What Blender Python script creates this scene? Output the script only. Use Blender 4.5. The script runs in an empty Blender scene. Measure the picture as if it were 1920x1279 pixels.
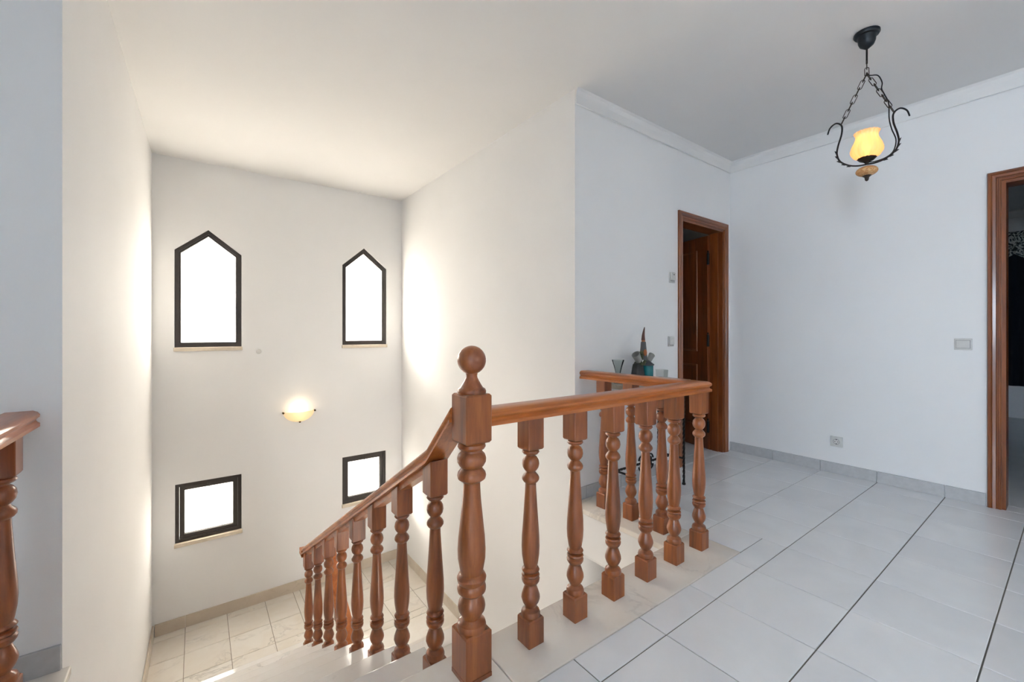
import bpy, bmesh, math, random
from mathutils import Vector, Matrix
from mathutils.geometry import tessellate_polygon
random.seed(7)
scene = bpy.context.scene
COL = scene.collection
PI = math.pi

# ------------------------------------------------------------------ camera
FPX, HOR, EYE = 795.0, 625.0, 1.10          # focal length and horizon row in a 1920x1279 frame
ang = math.atan2(1072, 795)
cam_d = bpy.data.cameras.new('camera'); cam = bpy.data.objects.new('camera', cam_d); COL.objects.link(cam)
cam_d.sensor_fit = 'HORIZONTAL'; cam_d.sensor_width = 36; cam_d.lens = 36 * FPX / 1920
cam_d.shift_y = (HOR - 639.5) / 1920
cam_d.clip_start = .02
cam.location = (0, 0, EYE); cam.rotation_euler = (PI / 2, 0, ang - PI / 2)
scene.camera = cam

# ------------------------------------------------------------------ sky, sun, added fill lamps
world = bpy.data.worlds.new('sky'); scene.world = world; world.use_nodes = True
wb = world.node_tree.nodes['Background']
wb.inputs['Color'].default_value = (1.0, .955, .885, 1); wb.inputs['Strength'].default_value = 16.0
sun_d = bpy.data.lights.new('sun', 'SUN'); sun = bpy.data.objects.new('sun', sun_d); COL.objects.link(sun)
sun_d.energy = 18; sun_d.angle = math.radians(22); sun_d.color = (1, .90, .76)
sun.rotation_euler = Vector((1, -1.35, -.80)).to_track_quat('-Z', 'Y').to_euler()
# cool fill lamp added at an unseen side opening to balance the hall brightness
side_fill_d = bpy.data.lights.new('side_fill_light', 'AREA'); side_fill = bpy.data.objects.new('side_fill_light', side_fill_d); COL.objects.link(side_fill)
side_fill_d.shape = 'RECTANGLE'; side_fill_d.size = 1.1; side_fill_d.size_y = 1.0; side_fill_d.energy = 48; side_fill_d.color = (.30, .60, 1)
side_fill.location = (-3.52, -1.45, 1.5); side_fill.rotation_euler = (PI / 2, 0, -PI / 2)
# fill lamp added in the storey below to brighten the lower stairwell
low_d = bpy.data.lights.new('lower_fill_light', 'AREA'); low = bpy.data.objects.new('lower_fill_light', low_d); COL.objects.link(low)
low_d.shape = 'RECTANGLE'; low_d.size = 1.8; low_d.size_y = 1.6; low_d.energy = 60; low_d.color = (1, .93, .84)
low.location = (1.2, -2.55, -1.6); low.rotation_euler = (PI / 2, 0, 0)
vs = scene.view_settings
vs.view_transform = 'Standard'; vs.look = 'None'; vs.gamma = 1; vs.use_curve_mapping = False; vs.exposure = 0.69

# ------------------------------------------------------------------ helpers
def link(name, me, mat=None, parent=None):
    o = bpy.data.objects.new(name, me); COL.objects.link(o)
    if mat is not None and me is not None and len(me.materials) == 0: me.materials.append(mat)
    if parent is not None: o.parent = parent
    return o
def mesh_from(bm, name, smooth=False, angle=None):
    bmesh.ops.recalc_face_normals(bm, faces=bm.faces)
    me = bpy.data.meshes.new(name); bm.to_mesh(me); bm.free()
    if smooth:
        for p in me.polygons: p.use_smooth = True
        if angle: me.set_sharp_from_angle(angle=math.radians(angle))
    return me
def obj(name, bm, mat, parent=None, smooth=False, angle=None):
    return link(name, mesh_from(bm, name, smooth, angle), mat, parent)
def tag(o, label, cat, group=None, kind=None):
    o['label'] = label; o['category'] = cat
    if group: o['group'] = group
    if kind: o['kind'] = kind
    return o
def empty(name, loc=(0, 0, 0), rz=0):
    o = bpy.data.objects.new(name, None); COL.objects.link(o); o.location = loc; o.rotation_euler = (0, 0, rz); o.empty_display_size = .1
    return o
def box(bm, x0, x1, y0, y1, z0, z1, bev=0):
    vs_ = [bm.verts.new((x, y, z)) for z in (z0, z1) for x, y in ((x0, y0), (x1, y0), (x1, y1), (x0, y1))]
    fs = [(3, 2, 1, 0), (4, 5, 6, 7), (0, 1, 5, 4), (1, 2, 6, 5), (2, 3, 7, 6), (3, 0, 4, 7)]
    faces = [bm.faces.new([vs_[i] for i in f]) for f in fs]
    if bev:
        es = set(e for f in faces for e in f.edges)
        bmesh.ops.bevel(bm, geom=list(es), offset=bev, segments=2, affect='EDGES', profile=.5)
    return vs_
def B(*a, **k):
    bm = bmesh.new(); box(bm, *a, **k); return bm
def lathe(bm, prof, seg=24, c=(0, 0, 0), cap=True, flute=0, nfl=0, axis=None):
    rings = []
    for r, z in prof:
        ring = []
        for i in range(seg):
            a = 2 * PI * i / seg
            rr = r * (1 + flute * math.cos(nfl * a)) if nfl else r
            p = Vector((rr * math.cos(a), rr * math.sin(a), z))
            if axis is not None: p = axis @ p
            ring.append(bm.verts.new(p + Vector(c)))
        rings.append(ring)
    for A, C in zip(rings, rings[1:]):
        for i in range(seg):
            j = (i + 1) % seg
            bm.faces.new((A[i], A[j], C[j], C[i]))
    if cap:
        bm.faces.new(rings[0][::-1]); bm.faces.new(rings[-1])
    return rings
def tube(bm, pts, r, seg=8, closed=False, cap=True, flat=1.0):
    pts = [Vector(p) for p in pts]; n = len(pts); rings = []
    up = None
    for i, p in enumerate(pts):
        a = pts[i - 1] if (i or closed) else p
        b = pts[(i + 1) % n] if (i < n - 1 or closed) else p
        t = (b - a).normalized()
        if up is None:
            up = Vector((0, 0, 1)) if abs(t.z) < .9 else Vector((1, 0, 0))
        s = t.cross(up).normalized(); up = s.cross(t).normalized()
        rr = r(i / (n - 1)) if callable(r) else r
        rings.append([bm.verts.new(p + s * rr * math.cos(2 * PI * k / seg) + up * rr * flat * math.sin(2 * PI * k / seg)) for k in range(seg)])
    pairs = list(zip(rings, rings[1:])) + ([(rings[-1], rings[0])] if closed else [])
    for A, C in pairs:
        for k in range(seg):
            bm.faces.new((A[k], A[(k + 1) % seg], C[(k + 1) % seg], C[k]))
    if cap and not closed:
        bm.faces.new(rings[0][::-1]); bm.faces.new(rings[-1])
def sweep(profile, path, nrm, closed=False, split=False):
    """profile (w,h) carried along path; w goes along tangent x nrm (mitred), h along nrm"""
    nrm = Vector(nrm); path = [Vector(p) for p in path]; n = len(path)
    segs = [(path[(i + 1) % n] - path[i]) for i in range(n if closed else n - 1)]
    sd = []
    for t in segs:
        t = t - nrm * t.dot(nrm)
        sd.append(t.normalized().cross(nrm).normalized() if t.length > 1e-6 else (sd[-1] if sd else Vector((1, 0, 0))))
    rows = []
    for i in range(n):
        if closed: a, b = sd[i - 1], sd[i % len(sd)]
        else: a, b = sd[max(i - 1, 0)], sd[min(i, len(sd) - 1)]
        m = (a + b).normalized(); m = m / max(m.dot(a), .2)
        rows.append([path[i] + m * w + nrm * h for w, h in profile])
    out = []
    bm = bmesh.new()
    rng = range(n if closed else n - 1)
    for i in rng:
        if split and i: bm = bmesh.new()
        A = [bm.verts.new(p) for p in rows[i]]; C = [bm.verts.new(p) for p in rows[(i + 1) % n]]
        k = len(profile)
        for j in range(k): bm.faces.new((A[j], A[(j + 1) % k], C[(j + 1) % k], C[j]))
        if split or (not closed and i == 0): bm.faces.new(A[::-1])
        if split or (not closed and i == n - 2): bm.faces.new(C)
        if split: out.append(bm)
    if split: return out
    bmesh.ops.remove_doubles(bm, verts=bm.verts, dist=1e-5)
    return bm
def poly_prism(bm, pts, f, d):
    """closed polygon pts (2D) mapped by f(a,b)->Vector, extruded by vector d"""
    A = [bm.verts.new(f(*p)) for p in pts]; C = [bm.verts.new(f(*p) + Vector(d)) for p in pts]
    bm.faces.new(A[::-1]); bm.faces.new(C)
    for i in range(len(pts)): bm.faces.new((A[i], A[(i + 1) % len(pts)], C[(i + 1) % len(pts)], C[i]))

# ------------------------------------------------------------------ materials
def srgb(r, g, b):
    f = lambda c: (c / 255 / 12.92) if c / 255 <= .04045 else ((c / 255 + .055) / 1.055) ** 2.4
    return (f(r), f(g), f(b), 1)
class NT:
    def __init__(s, name):
        s.m = bpy.data.materials.new(name); s.m.use_nodes = True; s.t = s.m.node_tree; s.n = s.t.nodes
        s.b = s.n['Principled BSDF']; s.out = s.n['Material Output']
    def node(s, ty, **kw):
        x = s.n.new(ty)
        for k, v in kw.items():
            if k in x.inputs: x.inputs[k].default_value = v
            else: setattr(x, k, v)
        return x
    def l(s, a, b): s.t.links.new(a, b)
    def coords(s, kind='Object', scale=(1, 1, 1), rand=0):
        tc = s.node('ShaderNodeTexCoord'); mp = s.node('ShaderNodeMapping'); mp.inputs['Scale'].default_value = scale
        s.l(tc.outputs[kind], mp.inputs['Vector'])
        if rand:
            oi = s.node('ShaderNodeObjectInfo'); mu = s.node('ShaderNodeMath', operation='MULTIPLY'); mu.inputs[1].default_value = rand
            s.l(oi.outputs['Random'], mu.inputs[0]); cb = s.node('ShaderNodeCombineXYZ')
            for i in range(3): s.l(mu.outputs[0], cb.inputs[i])
            s.l(cb.outputs[0], mp.inputs['Location'])
        return mp.outputs[0]
    def noise(s, vec, scale, detail=4, rough=.5, dist=0):
        x = s.node('ShaderNodeTexNoise'); x.inputs['Scale'].default_value = scale; x.inputs['Detail'].default_value = detail
        x.inputs['Roughness'].default_value = rough; x.inputs['Distortion'].default_value = dist
        s.l(vec, x.inputs['Vector']); return x.outputs['Fac']
    def ramp(s, fac, stops, interp='LINEAR'):
        x = s.node('ShaderNodeValToRGB'); cr = x.color_ramp; cr.interpolation = interp
        while len(cr.elements) < len(stops): cr.elements.new(.5)
        for e, (p, c) in zip(cr.elements, stops): e.position = p; e.color = c
        s.l(fac, x.inputs[0]); return x.outputs[0]
    def mix(s, a, b, fac, mode='MIX'):
        x = s.node('ShaderNodeMix', data_type='RGBA', blend_type=mode)
        for sock, v in ((x.inputs[0], fac), (x.inputs[6], a), (x.inputs[7], b)):
            if hasattr(v, 'is_linked') or isinstance(v, bpy.types.NodeSocket): s.l(v, sock)
            else: sock.default_value = v
        return x.outputs[2]
    def bump(s, h, strength=.1, dist=.01):
        x = s.node('ShaderNodeBump'); x.inputs['Strength'].default_value = strength; x.inputs['Distance'].default_value = dist
        s.l(h, x.inputs['Height']); s.l(x.outputs[0], s.b.inputs['Normal'])
    def set(s, **kw):
        for k, v in kw.items():
            k = k.replace('_', ' ')
            if isinstance(v, bpy.types.NodeSocket): s.l(v, s.b.inputs[k])
            else: s.b.inputs[k].default_value = v
        return s.m
def plain(name, col, rough=.5, metal=0, **kw):
    t = NT(name); v = t.coords('Object', (1, 1, 1)); n = t.noise(v, 35, 3)
    d = tuple(c * .9 for c in col[:3]) + (1,)
    c = t.ramp(n, [(.3, d), (.7, col)])
    return t.set(Base_Color=c, Roughness=rough, Metallic=metal, **kw)
def paint(name, col):
    t = NT(name); v = t.coords('Object')
    n1 = t.noise(v, 1.3, 4); n2 = t.noise(v, 140, 3)
    d = tuple(c * .965 for c in col[:3]) + (1,)
    c = t.ramp(n1, [(.3, d), (.7, col)]); t.bump(n2, .06, .003)
    return t.set(Base_Color=c, Roughness=.75)
M = {}
M['wall'] = paint('wall_paint', (.885, .88, .872, 1))
M['ceil'] = paint('ceiling_paint', (.83, .82, .805, 1))
def wood(name, dark, mid, light, axis='Z', rough=.33, tint=None, rand=37.0):
    t = NT(name)
    sc = {'Z': (1, 1, .09), 'X': (.09, 1, 1), 'Y': (1, .09, 1)}[axis]
    v = t.coords('Object', sc, rand)
    n1 = t.noise(v, 16, 5, .6, .7); n2 = t.noise(v, 110, 3, .6)
    c = t.ramp(n1, [(.28, dark), (.5, mid), (.74, light)])
    f = t.ramp(n2, [(.35, (.72, .70, .68, 1)), (.6, (1, 1, 1, 1))])
    c = t.mix(c, f, .55, 'MULTIPLY')
    if tint:
        oi = t.node('ShaderNodeObjectInfo'); r = t.ramp(oi.outputs['Random'], [(i / max(1, len(tint) - 1), q) for i, q in enumerate(tint)])
        c = t.mix(c, r, 1.0, 'MULTIPLY')
    t.bump(n2, .05, .002)
    return t.set(Base_Color=c, Roughness=rough, Coat_Weight=.4, Coat_Roughness=.15)
WD = (srgb(102, 55, 28), srgb(145, 81, 42), srgb(175, 105, 57))
TINT = [(1, .92, .88, 1), (1.0, 1.0, 1.0, 1), (.90, .84, .80, 1), (1.08, 1.02, .80, 1), (.96, .92, .92, 1), (1.05, 1.0, .85, 1)]
M['wood_z'] = wood('varnished_wood_vertical', *WD, axis='Z', tint=TINT)
M['wood_x'] = wood('varnished_wood_along_x', srgb(140, 72, 26), srgb(186, 104, 44), srgb(206, 126, 60), axis='X')
M['wood_y'] = wood('varnished_wood_along_y', srgb(140, 72, 26), srgb(186, 104, 44), srgb(206, 126, 60), axis='Y')
DW = (srgb(92, 42, 12), srgb(128, 66, 22), srgb(150, 84, 34))
M['door_z'] = wood('door_wood_vertical', *DW, axis='Z', rough=.36)
M['door_x'] = wood('door_wood_along_x', *DW, axis='X', rough=.36)
M['door_y'] = wood('door_wood_along_y', *DW, axis='Y', rough=.36)
M['leaf'] = wood('door_leaf_wood', srgb(88, 40, 12), srgb(118, 58, 20), srgb(138, 72, 28), axis='Z', rough=.36)
def marble(name, base, warm, vein, rough=.16, vs_=2.2):
    t = NT(name); v = t.coords('Object', (1, 1, 1), 53.0)
    n = t.noise(v, vs_, 6, .6, 1.6); n2 = t.noise(v, 3.3, 5, .6, .6); n3 = t.noise(v, 1.7, 3, .5, .4)
    c = t.ramp(n2, [(.35, warm), (.62, base)])
    ve = t.ramp(n, [(.478, (0, 0, 0, 1)), (.497, (1, 1, 1, 1)), (.503, (1, 1, 1, 1)), (.53, (0, 0, 0, 1))])
    ms = t.ramp(n3, [(.5, (0, 0, 0, 1)), (.68, (.5, .5, .5, 1))])
    fac = t.mix(ve, ms, 1.0, 'MULTIPLY')
    c = t.mix(c, vein, fac)
    oi = t.node('ShaderNodeObjectInfo'); r = t.ramp(oi.outputs['Random'], [(0, (.94, .93, .92, 1)), (1, (1, 1, 1, 1))])
    c = t.mix(c, r, 1.0, 'MULTIPLY')
    return t.set(Base_Color=c, Roughness=rough)
M['marble'] = marble('cream_marble', srgb(240, 235, 227), srgb(233, 225, 213), srgb(160, 152, 144))
M['marble_w'] = marble('white_marble', srgb(242, 240, 237), srgb(236, 232, 226), srgb(150, 150, 152), .14, 1.7)
M['skirt_cream'] = marble('cream_skirting_stone', srgb(216, 204, 188), srgb(206, 192, 174), srgb(190, 176, 158), .3)
def tile_mat():
    t = NT('glazed_floor_tile'); v = t.coords('Object', (1, 1, 1), 41.0)
    n = t.noise(v, 3.0, 4, .5, .8); c = t.ramp(n, [(.3, srgb(233, 234, 235)), (.7, srgb(242, 243, 244))])
    oi = t.node('ShaderNodeObjectInfo'); r = t.ramp(oi.outputs['Random'], [(0, (.955, .955, .96, 1)), (1, (1, 1, 1, 1))])
    c = t.mix(c, r, 1.0, 'MULTIPLY'); n2 = t.noise(v, 6, 2); t.bump(n2, .04, .004)
    return t.set(Base_Color=c, Roughness=.17)
M['tile'] = tile_mat()
M['skirt'] = plain('grey_skirting_tile', srgb(196, 197, 198), .25)
M['grout'] = plain('dark_grout', srgb(110, 104, 96), .9)
M['grout_l'] = plain('pale_grout', srgb(150, 138, 122), .9)
M['iron'] = plain('wrought_iron', srgb(40, 36, 33), .55, .6)
M['iron_b'] = plain('bronzed_iron', srgb(62, 50, 40), .5, .6)
M['rose'] = plain('blackened_metal', srgb(42, 46, 50), .4, .6)
M['frame'] = plain('bronze_aluminium', srgb(58, 53, 50), .4, .3)
M['rubber'] = plain('bright_glazing_bead', srgb(176, 170, 162), .4)
M['plastic'] = plain('white_plastic', srgb(214, 213, 209), .35)
M['plastic_d'] = plain('dark_plastic', srgb(45, 44, 44), .4)
M['grey_pl'] = plain('grey_plastic', srgb(140, 140, 140), .4)
M['brass'] = plain('dark_brass', srgb(80, 62, 40), .35, .8)
M['hinge'] = plain('black_hinge', srgb(22, 20, 19), .4, .5)
M['sill'] = plain('pale_sill_stone', srgb(222, 208, 188), .4)
M['stone_top'] = marble('speckled_table_stone', srgb(202, 194, 178), srgb(176, 166, 148), srgb(120, 110, 96), .25, 14)
def pane_mat():
    t = NT('obscured_glass'); t.n.remove(t.b)
    tr = t.node('ShaderNodeBsdfTransparent'); tl = t.node('ShaderNodeBsdfTranslucent'); gl = t.node('ShaderNodeBsdfGlossy')
    gl.inputs['Roughness'].default_value = .2
    a = t.node('ShaderNodeMixShader'); a.inputs[0].default_value = .5; b = t.node('ShaderNodeMixShader'); b.inputs[0].default_value = .04
    tl.inputs['Color'].default_value = (.95, .94, .92, 1)
    t.l(tr.outputs[0], a.inputs[1]); t.l(tl.outputs[0], a.inputs[2]); t.l(a.outputs[0], b.inputs[1]); t.l(gl.outputs[0], b.inputs[2]); t.l(b.outputs[0], t.out.inputs[0])
    return t.m
M['pane'] = pane_mat()
def glow(name, col, emi, strength, translucency=.6, clear=0.0):
    t = NT(name); t.n.remove(t.b)
    tl = t.node('ShaderNodeBsdfTranslucent'); tl.inputs['Color'].default_value = col
    df = t.node('ShaderNodeBsdfDiffuse'); df.inputs['Color'].default_value = col
    gl = t.node('ShaderNodeBsdfGlossy'); gl.inputs['Roughness'].default_value = .15
    em = t.node('ShaderNodeEmission'); em.inputs['Color'].default_value = emi; em.inputs['Strength'].default_value = strength
    v = t.coords('Object'); n = t.noise(v, 18, 4, .6, 1.0); r = t.ramp(n, [(.3, (.75, .7, .65, 1)), (.7, (1, 1, 1, 1))])
    ec = t.mix(emi, r, .5, 'MULTIPLY'); t.l(ec, em.inputs['Color'])
    a = t.node('ShaderNodeMixShader'); a.inputs[0].default_value = translucency
    b = t.node('ShaderNodeMixShader'); b.inputs[0].default_value = .05; c = t.node('ShaderNodeAddShader')
    t.l(df.outputs[0], a.inputs[1]); t.l(tl.outputs[0], a.inputs[2]); t.l(a.outputs[0], b.inputs[1]); t.l(gl.outputs[0], b.inputs[2])
    tp = t.node('ShaderNodeBsdfTransparent'); tp.inputs['Color'].default_value = col
    d = t.node('ShaderNodeMixShader'); d.inputs[0].default_value = clear; t.l(b.outputs[0], d.inputs[1]); t.l(tp.outputs[0], d.inputs[2])
    t.l(d.outputs[0], c.inputs[0]); t.l(em.outputs[0], c.inputs[1]); t.l(c.outputs[0], t.out.inputs[0])
    return t.m
M['shade'] = glow('amber_glass', srgb(252, 224, 190), srgb(255, 190, 112), .10, .7, .25)
M['alab'] = glow('alabaster_glass', srgb(238, 228, 208), srgb(255, 222, 165), .10, .5)
def emis(name, col, s):
    t = NT(name); return t.set(Base_Color=col, Emission_Color=col, Emission_Strength=s)
M['bulb'] = emis('lit_bulb', srgb(255, 226, 180), 5)
def glassm(name, col=(1, 1, 1, 1), a=.8):
    t = NT(name); t.n.remove(t.b)
    tr = t.node('ShaderNodeBsdfTransparent'); tr.inputs['Color'].default_value = col
    gl = t.node('ShaderNodeBsdfGlossy'); gl.inputs['Roughness'].default_value = .03
    fr = t.node('ShaderNodeLayerWeight'); fr.inputs['Blend'].default_value = .18
    mx = t.node('ShaderNodeMixShader'); t.l(fr.outputs['Fresnel'], mx.inputs[0]); t.l(tr.outputs[0], mx.inputs[1]); t.l(gl.outputs[0], mx.inputs[2]); t.l(mx.outputs[0], t.out.inputs[0])
    return t.m
M['glass'] = glassm('clear_glass', (.86, .88, .87, 1))
def ceram():
    t = NT('marbled_ceramic'); v = t.coords('Object'); n = t.noise(v, 38, 4, .6, 2.0)
    c = t.ramp(n, [(.4, srgb(212, 170, 118)), (.52, srgb(176, 116, 66)), (.58, srgb(206, 164, 112))])
    return t.set(Base_Color=c, Roughness=.25)
M['ceram'] = ceram()
M['teal'] = plain('teal_glaze', srgb(28, 116, 122), .25)
M['teal_d'] = plain('dark_green_glaze', srgb(26, 74, 66), .3)
M['clay_dk'] = plain('dark_clay', srgb(44, 44, 42), .6)
M['clay_gr'] = plain('grey_clay', srgb(86, 86, 86), .6)
M['moss'] = plain('mossy_glaze', srgb(70, 74, 44), .6)
M['horn'] = plain('brown_clay', srgb(96, 56, 44), .6)
M['terra'] = plain('terracotta', srgb(176, 104, 62), .6)
M['silver'] = plain('dull_silver', srgb(150, 150, 146), .35, .5)
M['navy'] = plain('navy_blackout_fabric', srgb(16, 18, 28), .9)
def floral():
    t = NT('floral_fabric'); v = t.coords('Object'); n = t.noise(v, 16, 3, .6, 2.5)
    c = t.ramp(n, [(.46, srgb(60, 60, 58)), (.54, srgb(205, 204, 196))])
    return t.set(Base_Color=c, Roughness=.9)
M['floral'] = floral()
M['ground'] = plain('pale_outdoor_paving', srgb(150, 145, 136), .9)

# ------------------------------------------------------------------ key dimensions (metres)
XL, XR, YW, YF, CEIL = -.357, 4.03, 1.985, 4.92, 2.70
XS = 1.985                # right wall of the stairwell
ZL, RISE, GO, NOSE = -1.60, .1775, .3145, 1.29
ZB = -3.20                # lower storey floor
SLAB = -.288              # underside of the upper floor

def st(name, bm, mat, label, cat='wall', parent=None):
    o = obj(name, bm, mat, parent)
    return tag(o, label, cat, kind='structure')

# ------------------------------------------------------------------ walls and ceiling
DR = (3.225, 3.908, 2.052)       # door opening in the back wall: x0, x1, head
D2 = (-.52, .305, 2.052)         # door opening in the right wall: y0, y1, head
bm = bmesh.new()
box(bm, XS, DR[0], YW, YW + .125, 0, CEIL); box(bm, DR[1], XR + .13, YW, YW + .125, 0, CEIL); box(bm, DR[0], DR[1], YW, YW + .125, DR[2], CEIL)
st('wall_back', bm, M['wall'], 'white plastered hall wall with the open brown door in it')
bm = bmesh.new()
box(bm, XR, XR + .13, -2.6, D2[0], 0, CEIL); box(bm, XR, XR + .13, D2[1], YW, 0, CEIL); box(bm, XR, XR + .13, D2[0], D2[1], D2[2], CEIL)
st('wall_right', bm, M['wall'], 'plain white hall wall with socket and switch beside the dark doorway')
bm = bmesh.new()
box(bm, XS, XS + .15, YW, YF + .2, ZB, 0); box(bm, XS, XS + .15, YW + .125, YF + .2, 0, CEIL)
st('wall_stair_right', bm, M['wall'], 'white right-hand wall of the stairwell with the sunlit patch')
bm = bmesh.new()
poly_prism(bm, [(XL, 2.0), (XL + .033, YF + .2), (XL - .2, YF + .2), (XL - .2, 2.0)], lambda a, b: Vector((a, b, ZB)), (0, 0, CEIL - ZB))
st('wall_stair_left', bm, M['wall'], 'cream-lit left-hand wall of the stairwell')
bm = B(-1.45, XL - .2, 2.0, 2.15, SLAB, CEIL)
st('wall_left', bm, M['wall'], 'bluish shaded wall behind the railing at the left edge')
WY0, WY1, WZ0, WZ1 = -2.0, -.9, 1.0, 2.0  # window opening added for the side fill lamp
bm = bmesh.new()
box(bm, -3.65, -3.5, -2.6, WY0, 0, CEIL); box(bm, -3.65, -3.5, WY1, -.4, 0, CEIL); box(bm, -3.65, -3.5, WY0, WY1, 0, WZ0); box(bm, -3.65, -3.5, WY0, WY1, WZ1, CEIL)
box(bm, -3.65, -1.3, -.4, -.25, 0, CEIL); box(bm, -1.45, -1.3, -.25, 2.0, 0, CEIL)  # return walls shaped to keep the side fill off the left wall
st('wall_hall_side', bm, M['wall'], 'unseen white side walls of the hall, stepped to shade the left wall, with an added window opening')
bm = bmesh.new(); RX0, RX1, RZ0, RZ1 = 1.68, 2.08, 1.2, 1.72  # small unseen opening added to let sky light into the hall
box(bm, -3.65, RX0, -2.75, -2.6, 0, CEIL); box(bm, RX1, XR + .13, -2.75, -2.6, 0, CEIL); box(bm, RX0, RX1, -2.75, -2.6, 0, RZ0); box(bm, RX0, RX1, -2.75, -2.6, RZ1, CEIL)
st('wall_rear', bm, M['wall'], 'unseen white hall wall behind the viewer with a small opening added for light')
st('ceiling', B(-3.7, 9.0, -2.8, 5.2, CEIL, CEIL + .15), M['ceil'], 'plain white ceiling over the hall and the stairwell', 'ceiling')

# window wall with four openings
WINS = [  # polygon openings on the wall face, (x, z)
    [(-.169, .969), (.347, .969), (.347, 1.866), (.082, 2.076), (-.169, 1.862)],
    [(1.296, .969), (1.797, .969), (1.797, 1.859), (1.537, 2.076), (1.296, 1.862)],
    [(-.165, -.818), (.347, -.818), (.347, -.280), (-.165, -.280)],
    [(1.296, -.812), (1.790, -.812), (1.790, -.286), (1.296, -.286)]]
def holed_wall(outer, holes, y0, y1):
    bm = bmesh.new(); loops = [outer] + holes
    tris = tessellate_polygon([[Vector((x, z, 0)) for x, z in lp] for lp in loops])
    flat = [p for lp in loops for p in lp]
    A = [bm.verts.new((x, y0, z)) for x, z in flat]; C = [bm.verts.new((x, y1, z)) for x, z in flat]
    for t in tris:
        bm.faces.new([A[i] for i in t]); bm.faces.new([C[i] for i in t][::-1])
    k = 0
    for lp in loops:
        n = len(lp)
        for i in range(n): bm.faces.new((A[k + i], A[k + (i + 1) % n], C[k + (i + 1) % n], C[k + i]))
        k += n
    return bm
st('wall_window', holed_wall([(XL - .2, ZB), (XS + .15, ZB), (XS + .15, CEIL), (XL - .2, CEIL)], WINS, YF, YF + .22), M['wall'], 'tall white stairwell wall pierced by four small windows')

# plaster cornice bands in the hall
bandp = [(0, 0), (.016, 0), (.014, -.01), (.012, -.055), (.012, -.094), (.0, -.1)]
bm = bmesh.new()
def band(name, path, label):
    pr_ = [(0, 0), (.006, -.1), (.012, -.096), (.012, -.04), (.02, -.012), (.034, 0)]
    b = sweep([(w, h) for w, h in pr_], path, (0, 0, 1))
    o = obj(name, b, M['ceil']); tag(o, label, 'trim', kind='structure'); return o
band('trim_1', [(XS, YW, CEIL), (XR, YW, CEIL), (XR, -2.6, CEIL)], 'plain plaster band along the top of the hall walls')

# ------------------------------------------------------------------ upper floor
TX, TY, P = 1.3745, .908, .3535
EDX, EDY = 2.195, 1.028           # outer edges of the marble border
bm = bmesh.new()
box(bm, -3.5, XR + .13, -2.6, -.4, SLAB, -.004); box(bm, -1.3, XR + .13, -.4, EDY, SLAB, -.004)
box(bm, EDX, XR + .13, EDY, YW + .13, SLAB, -.004)
box(bm, -1.3, EDX, EDY, 1.265, SLAB, -.03)
box(bm, 1.955, EDX, 1.265, YW, SLAB, -.03)
box(bm, -1.3, -.60, 1.265, 2.0, SLAB, -.004); box(bm, -.60, XL + .01, 1.265, 2.0, SLAB, -.03)
floor = st('floor', bm, M['grout'], 'hall floor of pale glazed square tiles with dark joints', 'floor')
# paint the edge of the slab: a separate skin on the stairwell side
bm = bmesh.new(); box(bm, 1.950, 1.955, 1.262, YW, SLAB, -.03); box(bm, .80, 1.955, 1.265, 1.27, SLAB, -.03)
box(bm, XL + .01, XL + .015, 1.27, 2.0, SLAB, -.03)
obj('slab_edge', bm, M['wall'], floor)
bm = bmesh.new()
for (x0, x1, y0, y1) in ((-2.4, XR + .2, -2.6, 1.262), (1.95, XR + .2, 1.262, YW), (-2.4, XL + .003, 1.262, YW)): box(bm, x0, x1, y0, y1, SLAB - .012, SLAB)
st('ceiling_lower', bm, M['ceil'], 'underside of the upper floor seen past the railing', 'ceiling')

def tile_mesh(name, w, d, t, ch=.0016):
    bm = bmesh.new(); rows = []
    for z, i in ((-t, 0), (-ch, 0), (0, ch)):
        rows.append([bm.verts.new((x, y, z)) for x, y in ((i, i), (w - i, i), (w - i, d - i), (i, d - i))])
    for A, C in zip(rows, rows[1:]):
        for k in range(4): bm.faces.new((A[k], A[(k + 1) % 4], C[(k + 1) % 4], C[k]))
    bm.faces.new(rows[2])
    return mesh_from(bm, name)
J = .0022
cache = {}
def lay(parent, name, rect, z, mat, t=.004, joint=J):
    x0, x1, y0, y1 = rect
    w, d = x1 - x0 - 2 * joint, y1 - y0 - 2 * joint
    if w < .012 or d < .012: return
    key = (name, round(w, 3), round(d, 3), t)
    if key not in cache:
        cache[key] = tile_mesh(name, w, d, t); cache[key].materials.append(mat)
    o = link(name, cache[key], None, parent); o.location = (x0 + joint, y0 + joint, z)
    return o
for i in range(-11, 9):
    for j in range(-8, 4):
        x0, y0 = TX + i * P, TY + j * P
        x1, y1 = x0 + P, y0 + P
        x0c, x1c, y0c, y1c = max(x0, -1.3), min(x1, XR), max(y0, -1.9), min(y1, YW)
        if x1c - x0c < .01 or y1c - y0c < .01: continue
        if y1c <= EDY + .001 or x0c >= EDX - .001 or (x1c <= -.6 and y1c > EDY):
            lay(floor, 'tile', (x0c, x1c, y0c, y1c), 0, M['tile'])
            continue
        if y0c < EDY: lay(floor, 'tile', (x0c, x1c, y0c, EDY), 0, M['tile'])
        yl = max(y0c, EDY)
        if x1c > EDX: lay(floor, 'tile', (EDX, x1c, yl, y1c), 0, M['tile'])
        elif x0c < -.6 and x1c > -.6: lay(floor, 'tile', (x0c, -.6, yl, y1c), 0, M['tile'])
# door threshold tiles
lay(floor, 'tile', (DR[0], DR[1], YW, YW + .13), 0, M['tile'])
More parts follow.
